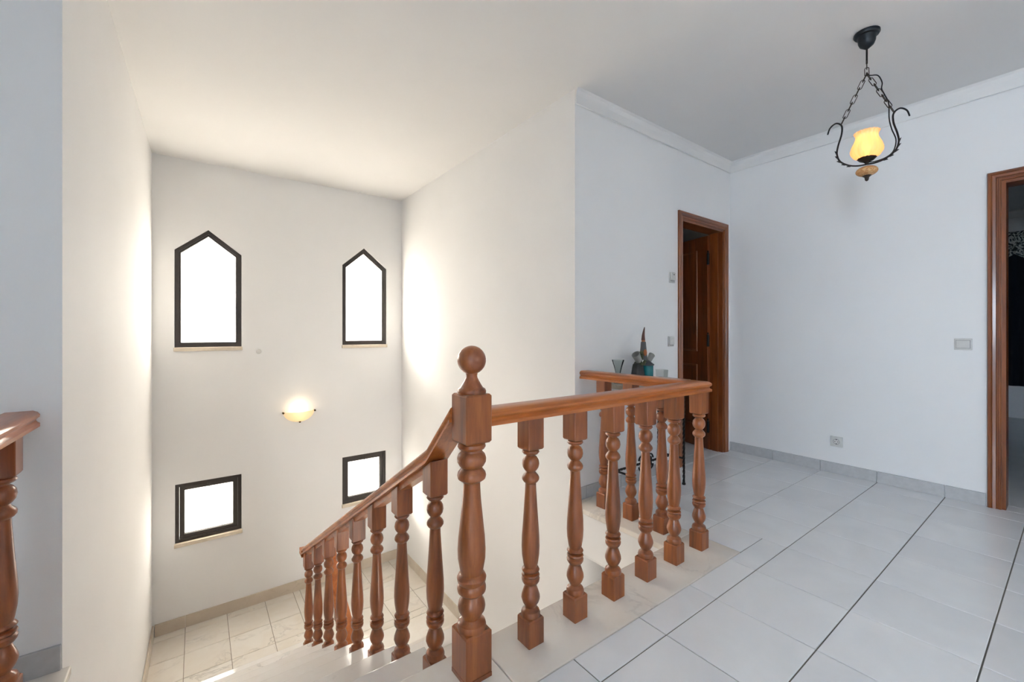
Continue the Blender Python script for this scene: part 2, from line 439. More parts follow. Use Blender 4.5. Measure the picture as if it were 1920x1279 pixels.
# marble border slabs round the stair opening
def slab(rect, z=0, t=.03, parent=floor, mat=None, name='border_slab'):
    x0, x1, y0, y1 = rect
    bm = bmesh.new(); box(bm, x0 + .001, x1 - .001, y0 + .001, y1 - .001, z - t, z, bev=.004)
    return obj(name, bm, mat or M['marble'], parent)
slab((.80, 2.195, EDY, NOSE)); slab((1.935, 2.195, NOSE, YW)); slab((-.60, -.335, NOSE, 2.0)); slab((-.60, .80, EDY, NOSE))

# ------------------------------------------------------------------ skirting
def skirting(name, pieces, mat, label, hgt, thick=.012, cap=False):
    root = empty(name); tag(root, label, 'skirting', kind='structure')
    for (ax, a0, a1, c, sgn, z) in pieces:          # ax: run axis, c: wall plane, sgn: side the skirting stands on
        bm = bmesh.new()
        lo, hi = (c, c + sgn * thick) if sgn > 0 else (c - thick, c)
        if ax == 'x': box(bm, a0, a1, lo, hi, z, z + hgt, bev=.002)
        else: box(bm, lo, hi, a0, a1, z, z + hgt, bev=.002)
        obj('skirting_tile', bm, mat, root)
    return root
def cuts(a0, a1, first, pitch, gap=.0015):
    e = [a0]; k = math.ceil((a0 - first) / pitch + 1e-6)
    while first + k * pitch < a1 - 1e-6: e.append(first + k * pitch); k += 1
    e.append(a1)
    return [(p + gap, q - gap) for p, q in zip(e, e[1:]) if q - p > .006]
skirting('baseboard_right', [('y', a, b, XR, -1, 0) for a, b in cuts(D2[1] + .063, YW, TY, P)] + [('y', a, b, XR, -1, 0) for a, b in cuts(-1.9, D2[0] - .07, TY, P)], M['skirt'], 'grey tile skirting along the wall with the socket', .082)
skirting('baseboard_back', [('x', a, b, YW, -1, 0) for a, b in cuts(2.0, DR[0] - .065, TX, P)], M['skirt'], 'grey tile skirting behind the console table', .082)
skirting('baseboard_left', [('x', a, b, 2.0, -1, 0) for a, b in cuts(-1.3, XL, XL - .6, .7)], M['skirt'], 'grey tile skirting at the foot of the bluish wall', .082)
SK = .108
skirting('baseboard_landing', [('x', a, b, YF, -1, ZL) for a, b in cuts(XL + .05, XS, -.09, 1.27, .0006)], M['skirt_cream'], 'cream stone skirting under the stairwell windows', SK)
skirting('baseboard_landing_right', [('y', a, b, XS, -1, ZL) for a, b in cuts(3.49, YF - .013, 3.49, .9)], M['skirt_cream'], 'cream stone skirting along the right side of the landing', SK)
bm = bmesh.new()
poly_prism(bm, [(XL + .021, 3.80), (XL + .033, YF - .013), (XL + .046, YF - .013), (XL + .034, 3.80)], lambda a, b: Vector((a, b, ZL)), (0, 0, SK))
r_ = empty('baseboard_landing_left'); tag(r_, 'cream stone skirting along the left side of the landing', 'skirting', kind='structure'); obj('skirting_tile', bm, M['skirt_cream'], r_)

# ------------------------------------------------------------------ staircase
FX0, FX1 = XL + .004, .745      # upper flight
LX0, LX1 = .80, XS              # lower flight
WXY = lambda y: XL + .001 + max(0, (y - 2.0)) / (YF + .2 - 2.0) * .033
stairs = empty('staircase', (0, 0, 0)); tag(stairs, 'marble staircase descending from the hall to the window landing', 'staircase')
bm = bmesh.new()
pts = [(NOSE - .025, -.03)]
for k in range(1, 9):
    pts += [(NOSE - .025 + GO * (k - 1), -RISE * k - .03), (NOSE - .025 + GO * k, -RISE * k - .03)]
pts += [(NOSE - .025 + GO * 8, ZL - .18), (NOSE + GO * 7.2, ZL - .18), (NOSE - .025, -.36)]
poly_prism(bm, pts, lambda a, b: Vector((XL + .026, a, b)), (FX1 - XL - .038, 0, 0))
obj('flight_body', bm, M['wall'], stairs)
for k in range(1, 9):
    y0, y1, z = NOSE - .022 + GO * (k - 1), NOSE + GO * k, -RISE * k
    bm = bmesh.new(); box(bm, WXY(y1), FX1, y0, y1, z - .03, z, bev=.005); obj('tread', bm, M['marble_w'], stairs)
for k in range(1, 10):
    y0 = NOSE - .025 + GO * (k - 1)
    bm = B(WXY(y0), FX1 - .008, y0, y0 + .016, -RISE * k + .0005, -RISE * (k - 1) - .0305); obj('riser', bm, M['marble_w'], stairs)
# lower flight going back under the hall
LY = 3.49
bm = bmesh.new(); pts = [(LY + .02, ZL - .03)]
for k in range(1, 9):
    pts += [(LY + .02 - GO * (k - 1), ZL - RISE * k - .03), (LY + .02 - GO * k, ZL - RISE * k - .03)]
pts += [(LY + .02 - GO * 8, ZB), (LY - GO * 6.6, ZB), (LY + .02, ZL - .36)]
poly_prism(bm, pts, lambda a, b: Vector((LX0 + .01, a, b)), (LX1 - LX0 - .012, 0, 0)); obj('flight_body', bm, M['wall'], stairs)
for k in range(1, 9):
    z = ZL - RISE * k
    bm = bmesh.new(); box(bm, LX0, LX1 - .001, LY - GO * k, LY + .018 - GO * (k - 1), z - .03, z, bev=.005); obj('tread', bm, M['marble_w'], stairs)
for k in range(1, 10):
    y1 = LY + .022 - GO * (k - 1)
    bm = B(LX0 + .008, LX1 - .002, y1 - .016, y1, ZL - RISE * k + .0005, ZL - RISE * (k - 1) - .0305); obj('riser', bm, M['marble_w'], stairs)

# landing
UY = NOSE - .025 + GO * 8 + .004
bm = bmesh.new(); box(bm, XL + .02, .80, UY + .012, YF, ZL - .18, ZL - .004); box(bm, .80, XS, LY + .022, YF, ZL - .18, ZL - .004)
landing = st('floor_landing', bm, M['grout_l'], 'half-way landing of veined cream marble tiles below the windows', 'floor')
tx = [-.09 + .3175 * k for k in range(-1, 8)]; ty = [4.82 - .3125 * k for k in range(-1, 5)]
for a, b in zip(tx, tx[1:]):
    for d, c in zip(ty, ty[1:]):
        for (X0, X1, Y0, Y1) in ((XL + .03, .80, UY + .012, YF), (.80, XS, LY + .30, YF)):
            r = (max(a, X0), min(b, X1), max(c, Y0), min(d, Y1))
            if r[1] - r[0] > .012 and r[3] - r[2] > .012: lay(landing, 'marble_tile', r, ZL, M['marble'], joint=.0018)
slab((.80, XS, LY, LY + .30), ZL, .03, landing, M['marble'], 'edge_slab')

# lower storey shell
st('floor_lower', B(-2.4, XR + .2, -2.6, YF, ZB - .1, ZB), M['tile'], 'dim floor of the storey below', 'floor')
bm = bmesh.new()
box(bm, XS + .15, XR + .2, YW + .0, YW + .12, ZB, SLAB - .012); box(bm, -2.4, XL - .2, YW, YW + .12, ZB, SLAB - .012)
box(bm, XS + .01, XR + .1, 1.14, 1.26, ZB, SLAB - .012)  # partition added to shade the nook behind it from the lower fill
box(bm, XR + .1, XR + .2, -2.6, YW, ZB, SLAB - .012); box(bm, -2.4, -2.3, -2.6, YW, ZB, SLAB - .012); box(bm, -2.4, XR + .2, -2.7, -2.6, ZB, SLAB - .012)
st('wall_lower', bm, M['wall'], 'grey shadowed wall of the storey below seen between the balusters, with an added shading partition')

# ------------------------------------------------------------------ balustrades
PROF = [(.026, .088), (.033, .093), (.0345, .103), (.031, .113), (.024, .118), (.0185, .124), (.022, .130), (.029, .142), (.0335, .156), (.0325, .167),
        (.027, .184), (.022, .197), (.0205, .204), (.026, .208), (.0315, .217), (.0325, .226), (.0275, .232), (.0325, .238), (.0305, .243), (.0215, .247), (.0285, .251), (.032, .257), (.0285, .263), (.0235, .267),
        (.0265, .280), (.031, .310), (.0325, .340), (.0315, .375), (.0275, .430), (.0235, .490), (.0205, .540), (.0195, .566), (.025, .570), (.0305, .578), (.031, .585), (.0275, .593), (.0205, .601), (.0165, .607),
        (.022, .612), (.0285, .622), (.031, .634), (.029, .648), (.023, .658), (.0165, .663), (.0165, .667), (.026, .670), (.0315, .677), (.029, .683), (.022, .687), (.022, .692)]
BW = .0345
def chamfer_block(bm, w, z0, z1, lowcut=0, topcut=0, slope=0):
    """square block with softened corners towards the turned part; top may be sheared along +y"""
    rows = []
    lv = [(z0, 1)] if not lowcut else [(z0, .90), (z0 + lowcut, 1)]
    lv += [(z1, 1)] if not topcut else [(z1 - topcut, 1), (z1, .90)]
    for z, s in lv:
        ring = []
        c = .0025
        for x, y in ((-w, -w), (w, -w), (w, w), (-w, w)):
            sx, sy = (1 if x > 0 else -1), (1 if y > 0 else -1)
            zz = z + (slope * y if (z == z1 and slope) else 0)
            q = s
            a = (x * q - (sx * c if sx * sy > 0 else 0), y * q - (sy * c if sx * sy < 0 else 0)); b_ = (x * q - (sx * c if sx * sy < 0 else 0), y * q - (sy * c if sx * sy > 0 else 0))
            ring += [bm.verts.new((b_[0], b_[1], zz)), bm.verts.new((a[0], a[1], zz))]
        rows.append(ring)
    for A, C in zip(rows, rows[1:]):
        n = len(A)
        for k in range(n): bm.faces.new((A[k], A[(k + 1) % n], C[(k + 1) % n], C[k]))
    bm.faces.new(rows[0][::-1]); bm.faces.new(rows[-1])
def baluster_mesh(name, top=.80, slope=0.0, base0=0):
    bm = bmesh.new()
    lathe(bm, PROF, 20)
    chamfer_block(bm, BW, base0, .092, topcut=.005)
    chamfer_block(bm, BW, .688, top, lowcut=.005, slope=slope)
    me = mesh_from(bm, name, True, 32); me.materials.append(M['wood_z']); return me
SL = RISE / GO
me_flat = baluster_mesh('baluster', .802)
me_down = baluster_mesh('baluster', .800, -SL)
me_down2 = baluster_mesh('baluster', .800, SL)
RAIL = [(-.030, 0), (.030, 0), (.040, -.005), (.0455, -.013), (.0445, -.021), (.038, -.027), (.0365, -.032), (.040, -.037), (.0455, -.041), (.0455, -.052),
        (-.0455, -.052), (-.0455, -.041), (-.040, -.037), (-.0365, -.032), (-.038, -.027), (-.0445, -.021), (-.0455, -.013), (-.040, -.005)]
RT = .853
def rail(path, mat, parent, name='handrail'):
    return obj(name, sweep(RAIL, path, (0, 0, 1)), mat, parent, True, 40)
BY, NX = 1.18, .7125
bal = empty('gallery_balustrade', (NX, BY, 0)); tag(bal, 'orange-brown wooden balustrade with ball-topped newel round the stair opening', 'railing')
def rel(root, o, loc=(0, 0, 0)):
    o.parent = root; o.location = Vector(loc) - root.location; return o
# newel
NW = .0475
bm = bmesh.new()
NP = [(.036, .145), (.046, .150), (.047, .160), (.044, .170), (.034, .177), (.029, .184), (.033, .194), (.042, .208), (.0445, .221), (.042, .236), (.034, .250), (.031, .257), (.037, .262),
      (.0455, .270), (.047, .280), (.0445, .290), (.0405, .296), (.046, .303), (.0475, .314), (.043, .323), (.036, .328), (.039, .345), (.0445, .375), (.0455, .405), (.043, .445), (.037, .500), (.031, .555), (.028, .600), (.0275, .620), (.034, .624),
      (.0445, .632), (.047, .642), (.0445, .652), (.036, .662), (.033, .667), (.040, .674), (.0465, .686), (.047, .698), (.043, .710), (.035, .718), (.034, .724), (.041, .728), (.0455, .735), (.044, .744), (.036, .752)]
lathe(bm, NP, 28); chamfer_block(bm, NW, .017, .152, topcut=.006); chamfer_block(bm, NW, .750, .906, lowcut=.006, topcut=.006)
newel = rel(bal, obj('newel_post', bm, M['wood_z'], None, True, 32), (NX, BY, 0))
bm = bmesh.new()
fin = [(.040, .902), (.046, .906), (.047, .914), (.044, .921), (.037, .925), (.033, .931), (.025, .945), (.019, .957), (.0175, .964), (.019, .968)]
R_, C_ = .0465, 1.0135
fin += [(R_ * math.cos(a), C_ + R_ * math.sin(a)) for a in [math.radians(d) for d in range(-66, 90, 9)]] + [(.001, C_ + R_)]
lathe(bm, fin, 28); obj('ball_finial', bm, M['wood_z'], newel, True, 50)
obj('base_shim', B(-NW, NW, -NW, NW, 0, .0145, bev=.001), M['wood_z'], newel)
BXC = 2.073
rel(bal, rail([(NX + NW - .004, BY, RT), (BXC, BY, RT)], M['wood_x'], None), (0, 0, 0)) if False else None
# the two level rails meet in a mitre
segs = sweep(RAIL, [(NX + NW - .003, BY, RT), (BXC, BY, RT), (BXC, YW + .001, RT)], (0, 0, 1), split=True)
for sbm, mt in zip(segs, (M['wood_x'], M['wood_y'])): rel(bal, obj('handrail', sbm, mt, None, True, 40))
for i in range(6): rel(bal, link('baluster', me_flat), (.958 + .223 * i, BY, 0))
for y in (1.397, 1.606, 1.815): rel(bal, link('baluster', me_flat), (BXC, y, 0))

# sloping balustrade down both flights
sb = empty('stair_balustrade', (.70, 1.417, -RISE)); tag(sb, 'sloping wooden balustrade following the steps down to the landing', 'railing')
SX, SX2 = .70, .868
ys = [1.417 + GO * k for k in range(8)]
rt = lambda y: -RISE + .857 - (y - 1.417) * SL
YE = 3.70
path = [(SX, BY + NW - .003, .862), (SX, 1.405, rt(1.405)), (SX, YE, rt(YE)), (SX2, YE, rt(YE) - .02), (SX2, 3.36, ZL - RISE + .875), (SX2, 1.6, ZL - RISE + .875 - (3.36 - 1.6) * SL)]
bm = sweep(RAIL, path[:3], (0, 0, 1)); rel(sb, obj('handrail', bm, M['wood_y'], None, True, 40))
bm = sweep(RAIL, [(SX - .0455, YE - .0, rt(YE)), (SX2 + .0455, YE, rt(YE) - .02)], (0, 0, 1)); rel(sb, obj('handrail_turn', bm, M['wood_x'], None, True, 40))
bm = sweep(RAIL, path[3:], (0, 0, 1)); rel(sb, obj('handrail', bm, M['wood_y'], None, True, 40))
FIL = [(-.026, -.05), (.026, -.05), (.026, -.078), (-.026, -.078)]
for (a, b) in zip(ys, ys[1:]):
    rel(sb, obj('rail_fillet', sweep(FIL, [(SX, a + BW, rt(a + BW)), (SX, b - BW, rt(b - BW))], (0, 0, 1)), M['wood_y'], None))
for k, y in enumerate(ys): rel(sb, link('baluster', me_down), (SX, y, -RISE * (k + 1)))
for k in range(5): rel(sb, link('baluster', me_down2), (SX2, 3.36 - GO * k, ZL - RISE * (k + 1) + .012))

# railing at the left edge of the picture
lb = empty('side_balustrade', (-.452, 1.85, 0)); tag(lb, 'wooden railing at the left edge ending against the bluish wall', 'railing')
rel(lb, rail([(-.452, -.2, RT), (-.452, 1.999, RT)], M['wood_y'], None))
for k in range(7): rel(lb, link('baluster', me_flat), (-.452, 1.85 - .223 * k, 0))

# ------------------------------------------------------------------ windows
def inset(poly, d):
    n = len(poly); out = []
    for i in range(n):
        p0, p1, p2 = [Vector(poly[k % n]) for k in (i - 1, i, i + 1)]
        a = (p1 - p0).normalized(); b = (p2 - p1).normalized()
        na, nb = Vector((-a.y, a.x)), Vector((-b.y, b.x)); m = (na + nb).normalized(); m /= m.dot(na)
        out.append(tuple(p1 + m * d))
    return out
def ring(bm, outer, inner, y0, y1):
    n = len(outer)
    O0 = [bm.verts.new((x, y0, z)) for x, z in outer]; I0 = [bm.verts.new((x, y0, z)) for x, z in inner]
    O1 = [bm.verts.new((x, y1, z)) for x, z in outer]; I1 = [bm.verts.new((x, y1, z)) for x, z in inner]
    for i in range(n):
        j = (i + 1) % n
        bm.faces.new((O0[i], O0[j], I0[j], I0[i])); bm.faces.new((O1[j], O1[i], I1[i], I1[j]))
        bm.faces.new((O0[j], O0[i], O1[i], O1[j])); bm.faces.new((I0[i], I0[j], I1[j], I1[i]))
def window(n, poly, label, opening):
    x0 = min(p[0] for p in poly); x1 = max(p[0] for p in poly); z0 = min(p[1] for p in poly); z1 = max(p[1] for p in poly)
    root = empty('window_%d' % n, ((x0 + x1) / 2, YF, z0)); tag(root, label, 'window', kind='structure')
    def add(nm, bm, mat, par=None):
        o = obj(nm, bm, mat); o.location = -root.location if par is None else (0, 0, 0); o.parent = root if par is None else par; return o
    fw = .030 if opening else .031
    yo = YF + .012
    bm = bmesh.new(); ring(bm, inset(poly, .001), inset(poly, fw), yo, yo + .07); fr = add('frame', bm, M['frame'])
    d = fw
    if opening:
        bm = bmesh.new(); ring(bm, inset(poly, fw + .002), inset(poly, fw + .036), yo + .006, yo + .055); sa = add('sash', bm, M['frame'])
        d = fw + .036
        bm = bmesh.new(); xm = (x0 + x1) / 2; box(bm, xm - .016, xm + .016, yo - .006, yo + .006, z1 - .05, z1 - .022, bev=.002)
        tube(bm, [(xm, yo - .008, z1 - .035), (xm, yo - .012, z1 - .06), (xm, yo - .010, z1 - .082)], .004, 8); add('latch', bm, M['frame'], sa)
    else:
        bm = bmesh.new(); ring(bm, inset(poly, fw), inset(poly, fw + .012), yo + .012, yo + .06); add('sash', bm, M['frame']); d = fw + .012
    bm = bmesh.new(); ring(bm, inset(poly, d), inset(poly, d + .005), yo + .022, yo + .03); add('glazing_bead', bm, M['rubber'], None)
    bm = bmesh.new(); poly_prism(bm, inset(poly, d - .001), lambda a, b: Vector((a, yo + .030, b)), (0, .005, 0)); add('pane', bm, M['pane'])
    bm = bmesh.new(); box(bm, x0 - .006, x1 + .006, YF - .020, YF + .10, z0 - .034, z0 + .0005, bev=.003); add('sill', bm, M['sill'])
    return root
window(1, WINS[0], 'left pointed dark-framed window above, glowing white', False)
window(2, WINS[1], 'right pointed dark-framed window above, near the stairwell corner', False)
window(3, WINS[2], 'small square dark-framed window low on the left', True)
window(4, WINS[3], 'small square dark-framed window low on the right behind the handrail', True)

# ------------------------------------------------------------------ doors
CAS = [(0, 0), (0, .010), (.006, .014), (.014, .014), (.016, .011), (.022, .011), (.025, .017), (.040, .019), (.046, .016), (.050, .019), (.060, .019), (.064, .014), (.064, 0)]
def casing(root, path, nrm, mats):
    prof = [(-w * .92, h) for w, h in CAS]          # stands outside the opening
    for b, m in zip(sweep(prof, path, nrm, split=True), mats):
        o = obj('casing', b, m); o.parent = root; o.location = -root.location
door1 = empty('door_1', (DR[1], YW, 0)); tag(door1, 'brown wooden door standing open in its frame beside the hall corner', 'door', kind='structure')
casing(door1, [(DR[0], YW, 0), (DR[0], YW, DR[2]), (DR[1], YW, DR[2]), (DR[1], YW, 0)], (0, -1, 0), (M['door_z'], M['door_x'], M['door_z']))
def part(root, nm, bm, m, par=None):
    o = obj(nm, bm, m)
    if par is None: o.parent = root; o.location = -root.location
    else: o.parent = par
    return o
for (a, b) in ((DR[0], DR[0] + .018), (DR[1] - .018, DR[1])):
    part(door1, 'jamb', B(a, b, YW, YW + .135, 0, DR[2] - .0), M['door_z'])
part(door1, 'jamb', B(DR[0] + .018, DR[1] - .018, YW, YW + .135, DR[2] - .018, DR[2]), M['door_x'])
part(door1, 'door_stop', B(DR[1] - .028, DR[1] - .018, YW + .04, YW + .092, 0, DR[2] - .018), M['door_z'])
# leaf in its own frame: x along the leaf from the hinge, y thickness
leaf = empty('door_leaf', (DR[1] - .030, YW + .118, 0)); leaf.parent = door1; leaf.location = Vector((DR[1] - .030, YW + .118, 0)) - door1.location
leaf.rotation_euler = (0, 0, math.radians(90 - 16))
LW, LH = .655, 2.022
bm = bmesh.new(); box(bm, .004, LW, -.018, .018, .008, LH, bev=.002)
leaf_m = link('leaf_board', mesh_from(bm, 'leaf_board'), M['leaf'], leaf)
MO = [(0, 0), (.003, .006), (.009, .009), (.015, .006), (.018, 0)]
for sgn in (1, -1):
    for z0, z1 in ((.22, .80), (.927, 1.90)):
        if z1 - z0 < .2: continue
        y = .018 * sgn
        path = [(.13, y, z0), (LW - .13, y, z0), (LW - .13, y, z1), (.13, y, z1)]
        link('panel_moulding', mesh_from(sweep([(w, h) for w, h in MO], path, (0, sgn, 0), closed=True), 'panel_moulding'), M['door_z'], leaf)
for z in (.22, 1.03, 1.80):
    bm = bmesh.new(); lathe(bm, [(.011, z - .055), (.011, z + .055)], 12, (-.004, .022, 0)); lathe(bm, [(.003, z + .055), (.009, z + .06), (.006, z + .075), (.001, z + .08)], 10, (-.004, .022, 0))
    box(bm, -.012, .012, .012, .022, z - .05, z + .05)
    link('hinge', mesh_from(bm, 'hinge', True, 40), M['hinge'], leaf)
bm = bmesh.new(); lathe(bm, [(.012, 0), (.012, .05)], 10, (LW - .07, .018, 1.0), axis=Matrix.Rotation(-PI / 2, 3, 'X')); box(bm, LW - .18, LW - .06, .06, .075, .992, 1.012, bev=.004)
link('door_handle', mesh_from(bm, 'door_handle'), M['brass'], leaf)

door2 = empty('door_2', (XR, D2[1], 0)); tag(door2, 'wooden door frame at the right edge opening on a dark bedroom', 'door', kind='structure')
casing(door2, [(XR, D2[1], 0), (XR, D2[1], D2[2]), (XR, D2[0], D2[2]), (XR, D2[0], 0)], (-1, 0, 0), (M['door_z'], M['door_y'], M['door_z']))
for (a, b) in ((D2[1] - .018, D2[1]), (D2[0], D2[0] + .018)): part(door2, 'jamb', B(XR, XR + .14, a, b, 0, D2[2]), M['door_z'])
part(door2, 'jamb', B(XR, XR + .14, D2[0] + .018, D2[1] - .018, D2[2] - .018, D2[2]), M['door_y'])

# room behind the open door
R1 = (XS + .15, 5.3, YW + .125, 4.7)
bm = bmesh.new(); box(bm, R1[1], R1[1] + .1, R1[2], R1[3], 0, CEIL); box(bm, R1[0], R1[1] + .1, R1[3], R1[3] + .1, 0, CEIL); box(bm, XR + .13, R1[1], R1[2] - .1, R1[2], 0, CEIL)
st('wall_side_room', bm, M['wall'], 'dim white walls of the small room behind the brown door')
st('floor_side_room', B(R1[0], R1[1], R1[2] + .006, R1[3], -.1, 0), M['tile'], 'tiled floor of the small room behind the brown door', 'floor')
# bedroom behind the right-hand doorway
BX = 8.55
bm = bmesh.new(); box(bm, BX, BX + .1, -2.6, 1.885, 0, CEIL); box(bm, XR + .13, BX, 1.885, 1.98, 0, CEIL); box(bm, XR + .13, BX, -2.7, -2.6, 0, CEIL)
st('wall_bedroom', bm, M['wall'], 'dim walls of the bedroom seen through the right-hand doorway')
st('floor_bedroom', B(XR + .13, BX, -2.6, 1.885, -.1, 0), M['tile'], 'dark tiled bedroom floor beyond the right-hand doorway', 'floor')
lay(floor, 'tile', (XR, XR + .13, D2[0], D2[1]), 0, M['tile'])
band('trim_2', [(XR + .14, 1.885, CEIL), (BX, 1.885, CEIL), (BX, -2.6, CEIL)], 'plaster band at the top of the bedroom wall')
# dark curtain with a ruffled patterned valance
cur = empty('window_curtain', (BX - .08, .2, .42)); tag(cur, 'black bedroom curtain under a ruffled patterned valance', 'curtain')
def pleats(y0, y1, z0, z1, amp, n, x, thick=.004, scallop=0):
    bm = bmesh.new(); N = n * 8; g = []
    for s in (0, thick):
        rows = []
        for iz in range(9):
            row = []
            for i in range(N + 1):
                t = i / N; f = iz / 8
                zz = z1 + (z0 - z1) * f
                if scallop: zz -= scallop * f * abs(math.sin(PI * t * n / 6))
                row.append(bm.verts.new((x + s + amp * (.5 + .5 * f) * math.sin(2 * PI * n * t + .6 * f), y0 + (y1 - y0) * t, zz)))
            rows.append(row)
        g.append(rows)
    for rows in g:
        for A, C in zip(rows, rows[1:]):
            for i in range(N): bm.faces.new((A[i], A[i + 1], C[i + 1], C[i]))
    for i in range(N):
        for k in (0, -1): bm.faces.new((g[0][k][i], g[0][k][i + 1], g[1][k][i + 1], g[1][k][i]))
    return bm
part(cur, 'curtain_cloth', pleats(-1.3, .72, .42, 2.36, .02, 16, BX - .07), M['navy'])
part(cur, 'valance', pleats(-1.34, .74, 2.12, 2.40, .022, 20, BX - .14, scallop=.16), M['floral'])
bm = bmesh.new(); tube(bm, [(BX - .09, -1.4, 2.40), (BX - .09, .8, 2.40)], .012, 10); part(cur, 'curtain_rod', bm, M['iron'])

# ------------------------------------------------------------------ switches and socket
def plate(name, label, cat, loc, face, w, h, build, group=None):
    """face: 'x' plate on the right wall looking to -x, 'y' on a wall looking to -y; local x = along wall, local y = out of wall (negative = into room)"""
    o = empty(name, loc, -PI / 2 if face == 'x' else 0); tag(o, label, cat, group)
    bm = B(-w / 2, w / 2, -.009, 0, -h / 2, h / 2, bev=.003); link('cover_plate', mesh_from(bm, 'cover_plate', True, 30), M['plastic'], o)
    build(o); return o
def rocker(o):
    bm = bmesh.new(); box(bm, -.0335, .0335, -.0096, -.008, -.0265, .0265); link('painted_shadow_line', mesh_from(bm, 'painted_shadow_line'), M['grey_pl'], o)  # raised grey strip imitating the shadow line round the rocker
    bm = bmesh.new(); vs_ = box(bm, -.0315, .0315, -.014, -.006, -.0245, .0245, bev=.0015); link('rocker', mesh_from(bm, 'rocker'), M['plastic'], o)
def sock(o):
    ax = Matrix.Rotation(PI / 2, 3, 'X')
    bm = bmesh.new(); lathe(bm, [(.0215, .008), (.0215, .0095), (.0185, .0095), (.0185, .001)], 28, axis=ax, cap=False); link('socket_ring', mesh_from(bm, 'socket_ring', True, 30), M['grey_pl'], o)
    bm = bmesh.new(); lathe(bm, [(.0183, .0092), (.0183, .0094)], 28, axis=ax); link('socket_well', mesh_from(bm, 'socket_well'), M['plastic'], o)
    for dx in (-.0095, .0095):
        bm = bmesh.new(); lathe(bm, [(.0032, .0094), (.0032, .0100)], 12, (dx, 0, 0), axis=ax); link('socket_hole', mesh_from(bm, 'socket_hole'), M['plastic_d'], o)
    for dz in (-.0165, .0165):
        link('earth_clip', mesh_from(B(-.004, .004, -.0115, -.0092, dz - .003, dz + .003), 'earth_clip'), M['plastic_d'], o)
plate('wall_switch', 'wide white rocker switch on the wall beside the right-hand doorway', 'switch', (XR, .470, 1.028), 'x', .083, .076, rocker)
plate('wall_socket', 'round-pin wall socket low above the grey skirting', 'socket', (XR, 1.155, .250), 'x', .080, .080, sock)
def bell(o):
    link('key', mesh_from(B(-.030, .030, -.020, -.006, -.022, .038, bev=.003), 'key'), M['plastic'], o)
    bm = bmesh.new(); lathe(bm, [(.0055, .0195), (.0055, .0215)], 12, (.004, 0, .022), axis=Matrix.Rotation(PI / 2, 3, 'X')); link('indicator', mesh_from(bm, 'indicator'), M['plastic_d'], o)
    link('slot', mesh_from(B(-.026, .028, -.0105, -.008, -.031, -.026), 'slot'), M['grey_pl'], o)
plate('wall_button', 'small white wall unit with a dark dot, above the light switch', 'switch', (3.078, YW, 1.550), 'y', .076, .086, bell)
def key2(o):
    link('key', mesh_from(B(-.031, .031, -.018, -.006, -.026, .036, bev=.003), 'key'), M['plastic'], o)
    link('slot', mesh_from(B(-.02, .03, -.0105, -.008, -.034, -.030), 'slot'), M['grey_pl'], o)
plate('light_switch', 'white light switch left of the brown door frame at handle height', 'switch', (3.062, YW, 1.035), 'y', .076, .082, key2)
# small round blank plate between the pointed windows
bm = bmesh.new(); lathe(bm, [(.024, .0), (.024, .003), (.019, .006), (.001, .006)], 24, axis=Matrix.Rotation(PI / 2, 3, 'X'))
jp = obj('junction_cover', bm, M['plastic'], None, True, 40); jp.location = (.492, YF, .918); tag(jp, 'tiny round white cover on the wall right of the left pointed window', 'cover')

# ------------------------------------------------------------------ wall sconce
sc = empty('wall_sconce', (.857, YF, .17)); tag(sc, 'half-bowl alabaster wall lamp glowing between the windows', 'lamp')
bm = bmesh.new(); N = 24; rows = []
for s in (0, 1):
    rr = []
    for i in range(9):
        f = i / 8; a = f * PI / 2 * .98
        R = .148 * math.sin(a) + .002; z = .118 * (1 - math.cos(a))
        R -= s * .005; z += s * .004 if i < 8 else 0
        rr.append([bm.verts.new((R * math.cos(PI + PI * k / N), R * .62 * math.sin(PI + PI * k / N), z)) for k in range(N + 1)])
    rows.append(rr)
for rr in rows:
    for A, C in zip(rr, rr[1:]):
        for k in range(N): bm.faces.new((A[k], A[k + 1], C[k + 1], C[k]))
for k in range(N): bm.faces.new((rows[0][-1][k], rows[0][-1][k + 1], rows[1][-1][k + 1], rows[1][-1][k]))
link('glass_bowl', mesh_from(bm, 'glass_bowl', True, 60), M['alab'], sc)
for (x, y, z) in ((-.150, -.02, .108), (.150, -.02, .108), (.004, -.02, .002)):
    bm = bmesh.new(); lathe(bm, [(.004, -.02), (.010, -.012), (.010, .012), (.006, .016)], 12, (x, y, z), axis=Matrix.Rotation(PI / 2, 3, 'X')); link('clip', mesh_from(bm, 'clip', True, 40), M['brass'], sc)
link('back_plate', mesh_from(B(-.05, .05, -.012, 0, .03, .10, bev=.003), 'back_plate'), M['plastic'], sc)
bm = bmesh.new(); bmesh.ops.create_uvsphere(bm, u_segments=14, v_segments=10, radius=.017, matrix=Matrix.Translation((-.02, -.045, .07))); link('bulb', mesh_from(bm, 'bulb', True), M['bulb'], sc)
pl = bpy.data.lights.new('sconce_light', 'POINT'); pl.energy = .45; pl.color = (1, .80, .52); pl.shadow_soft_size = .03
po = bpy.data.objects.new('sconce_light', pl); COL.objects.link(po); po.parent = sc; po.location = (0, -.06, .14)

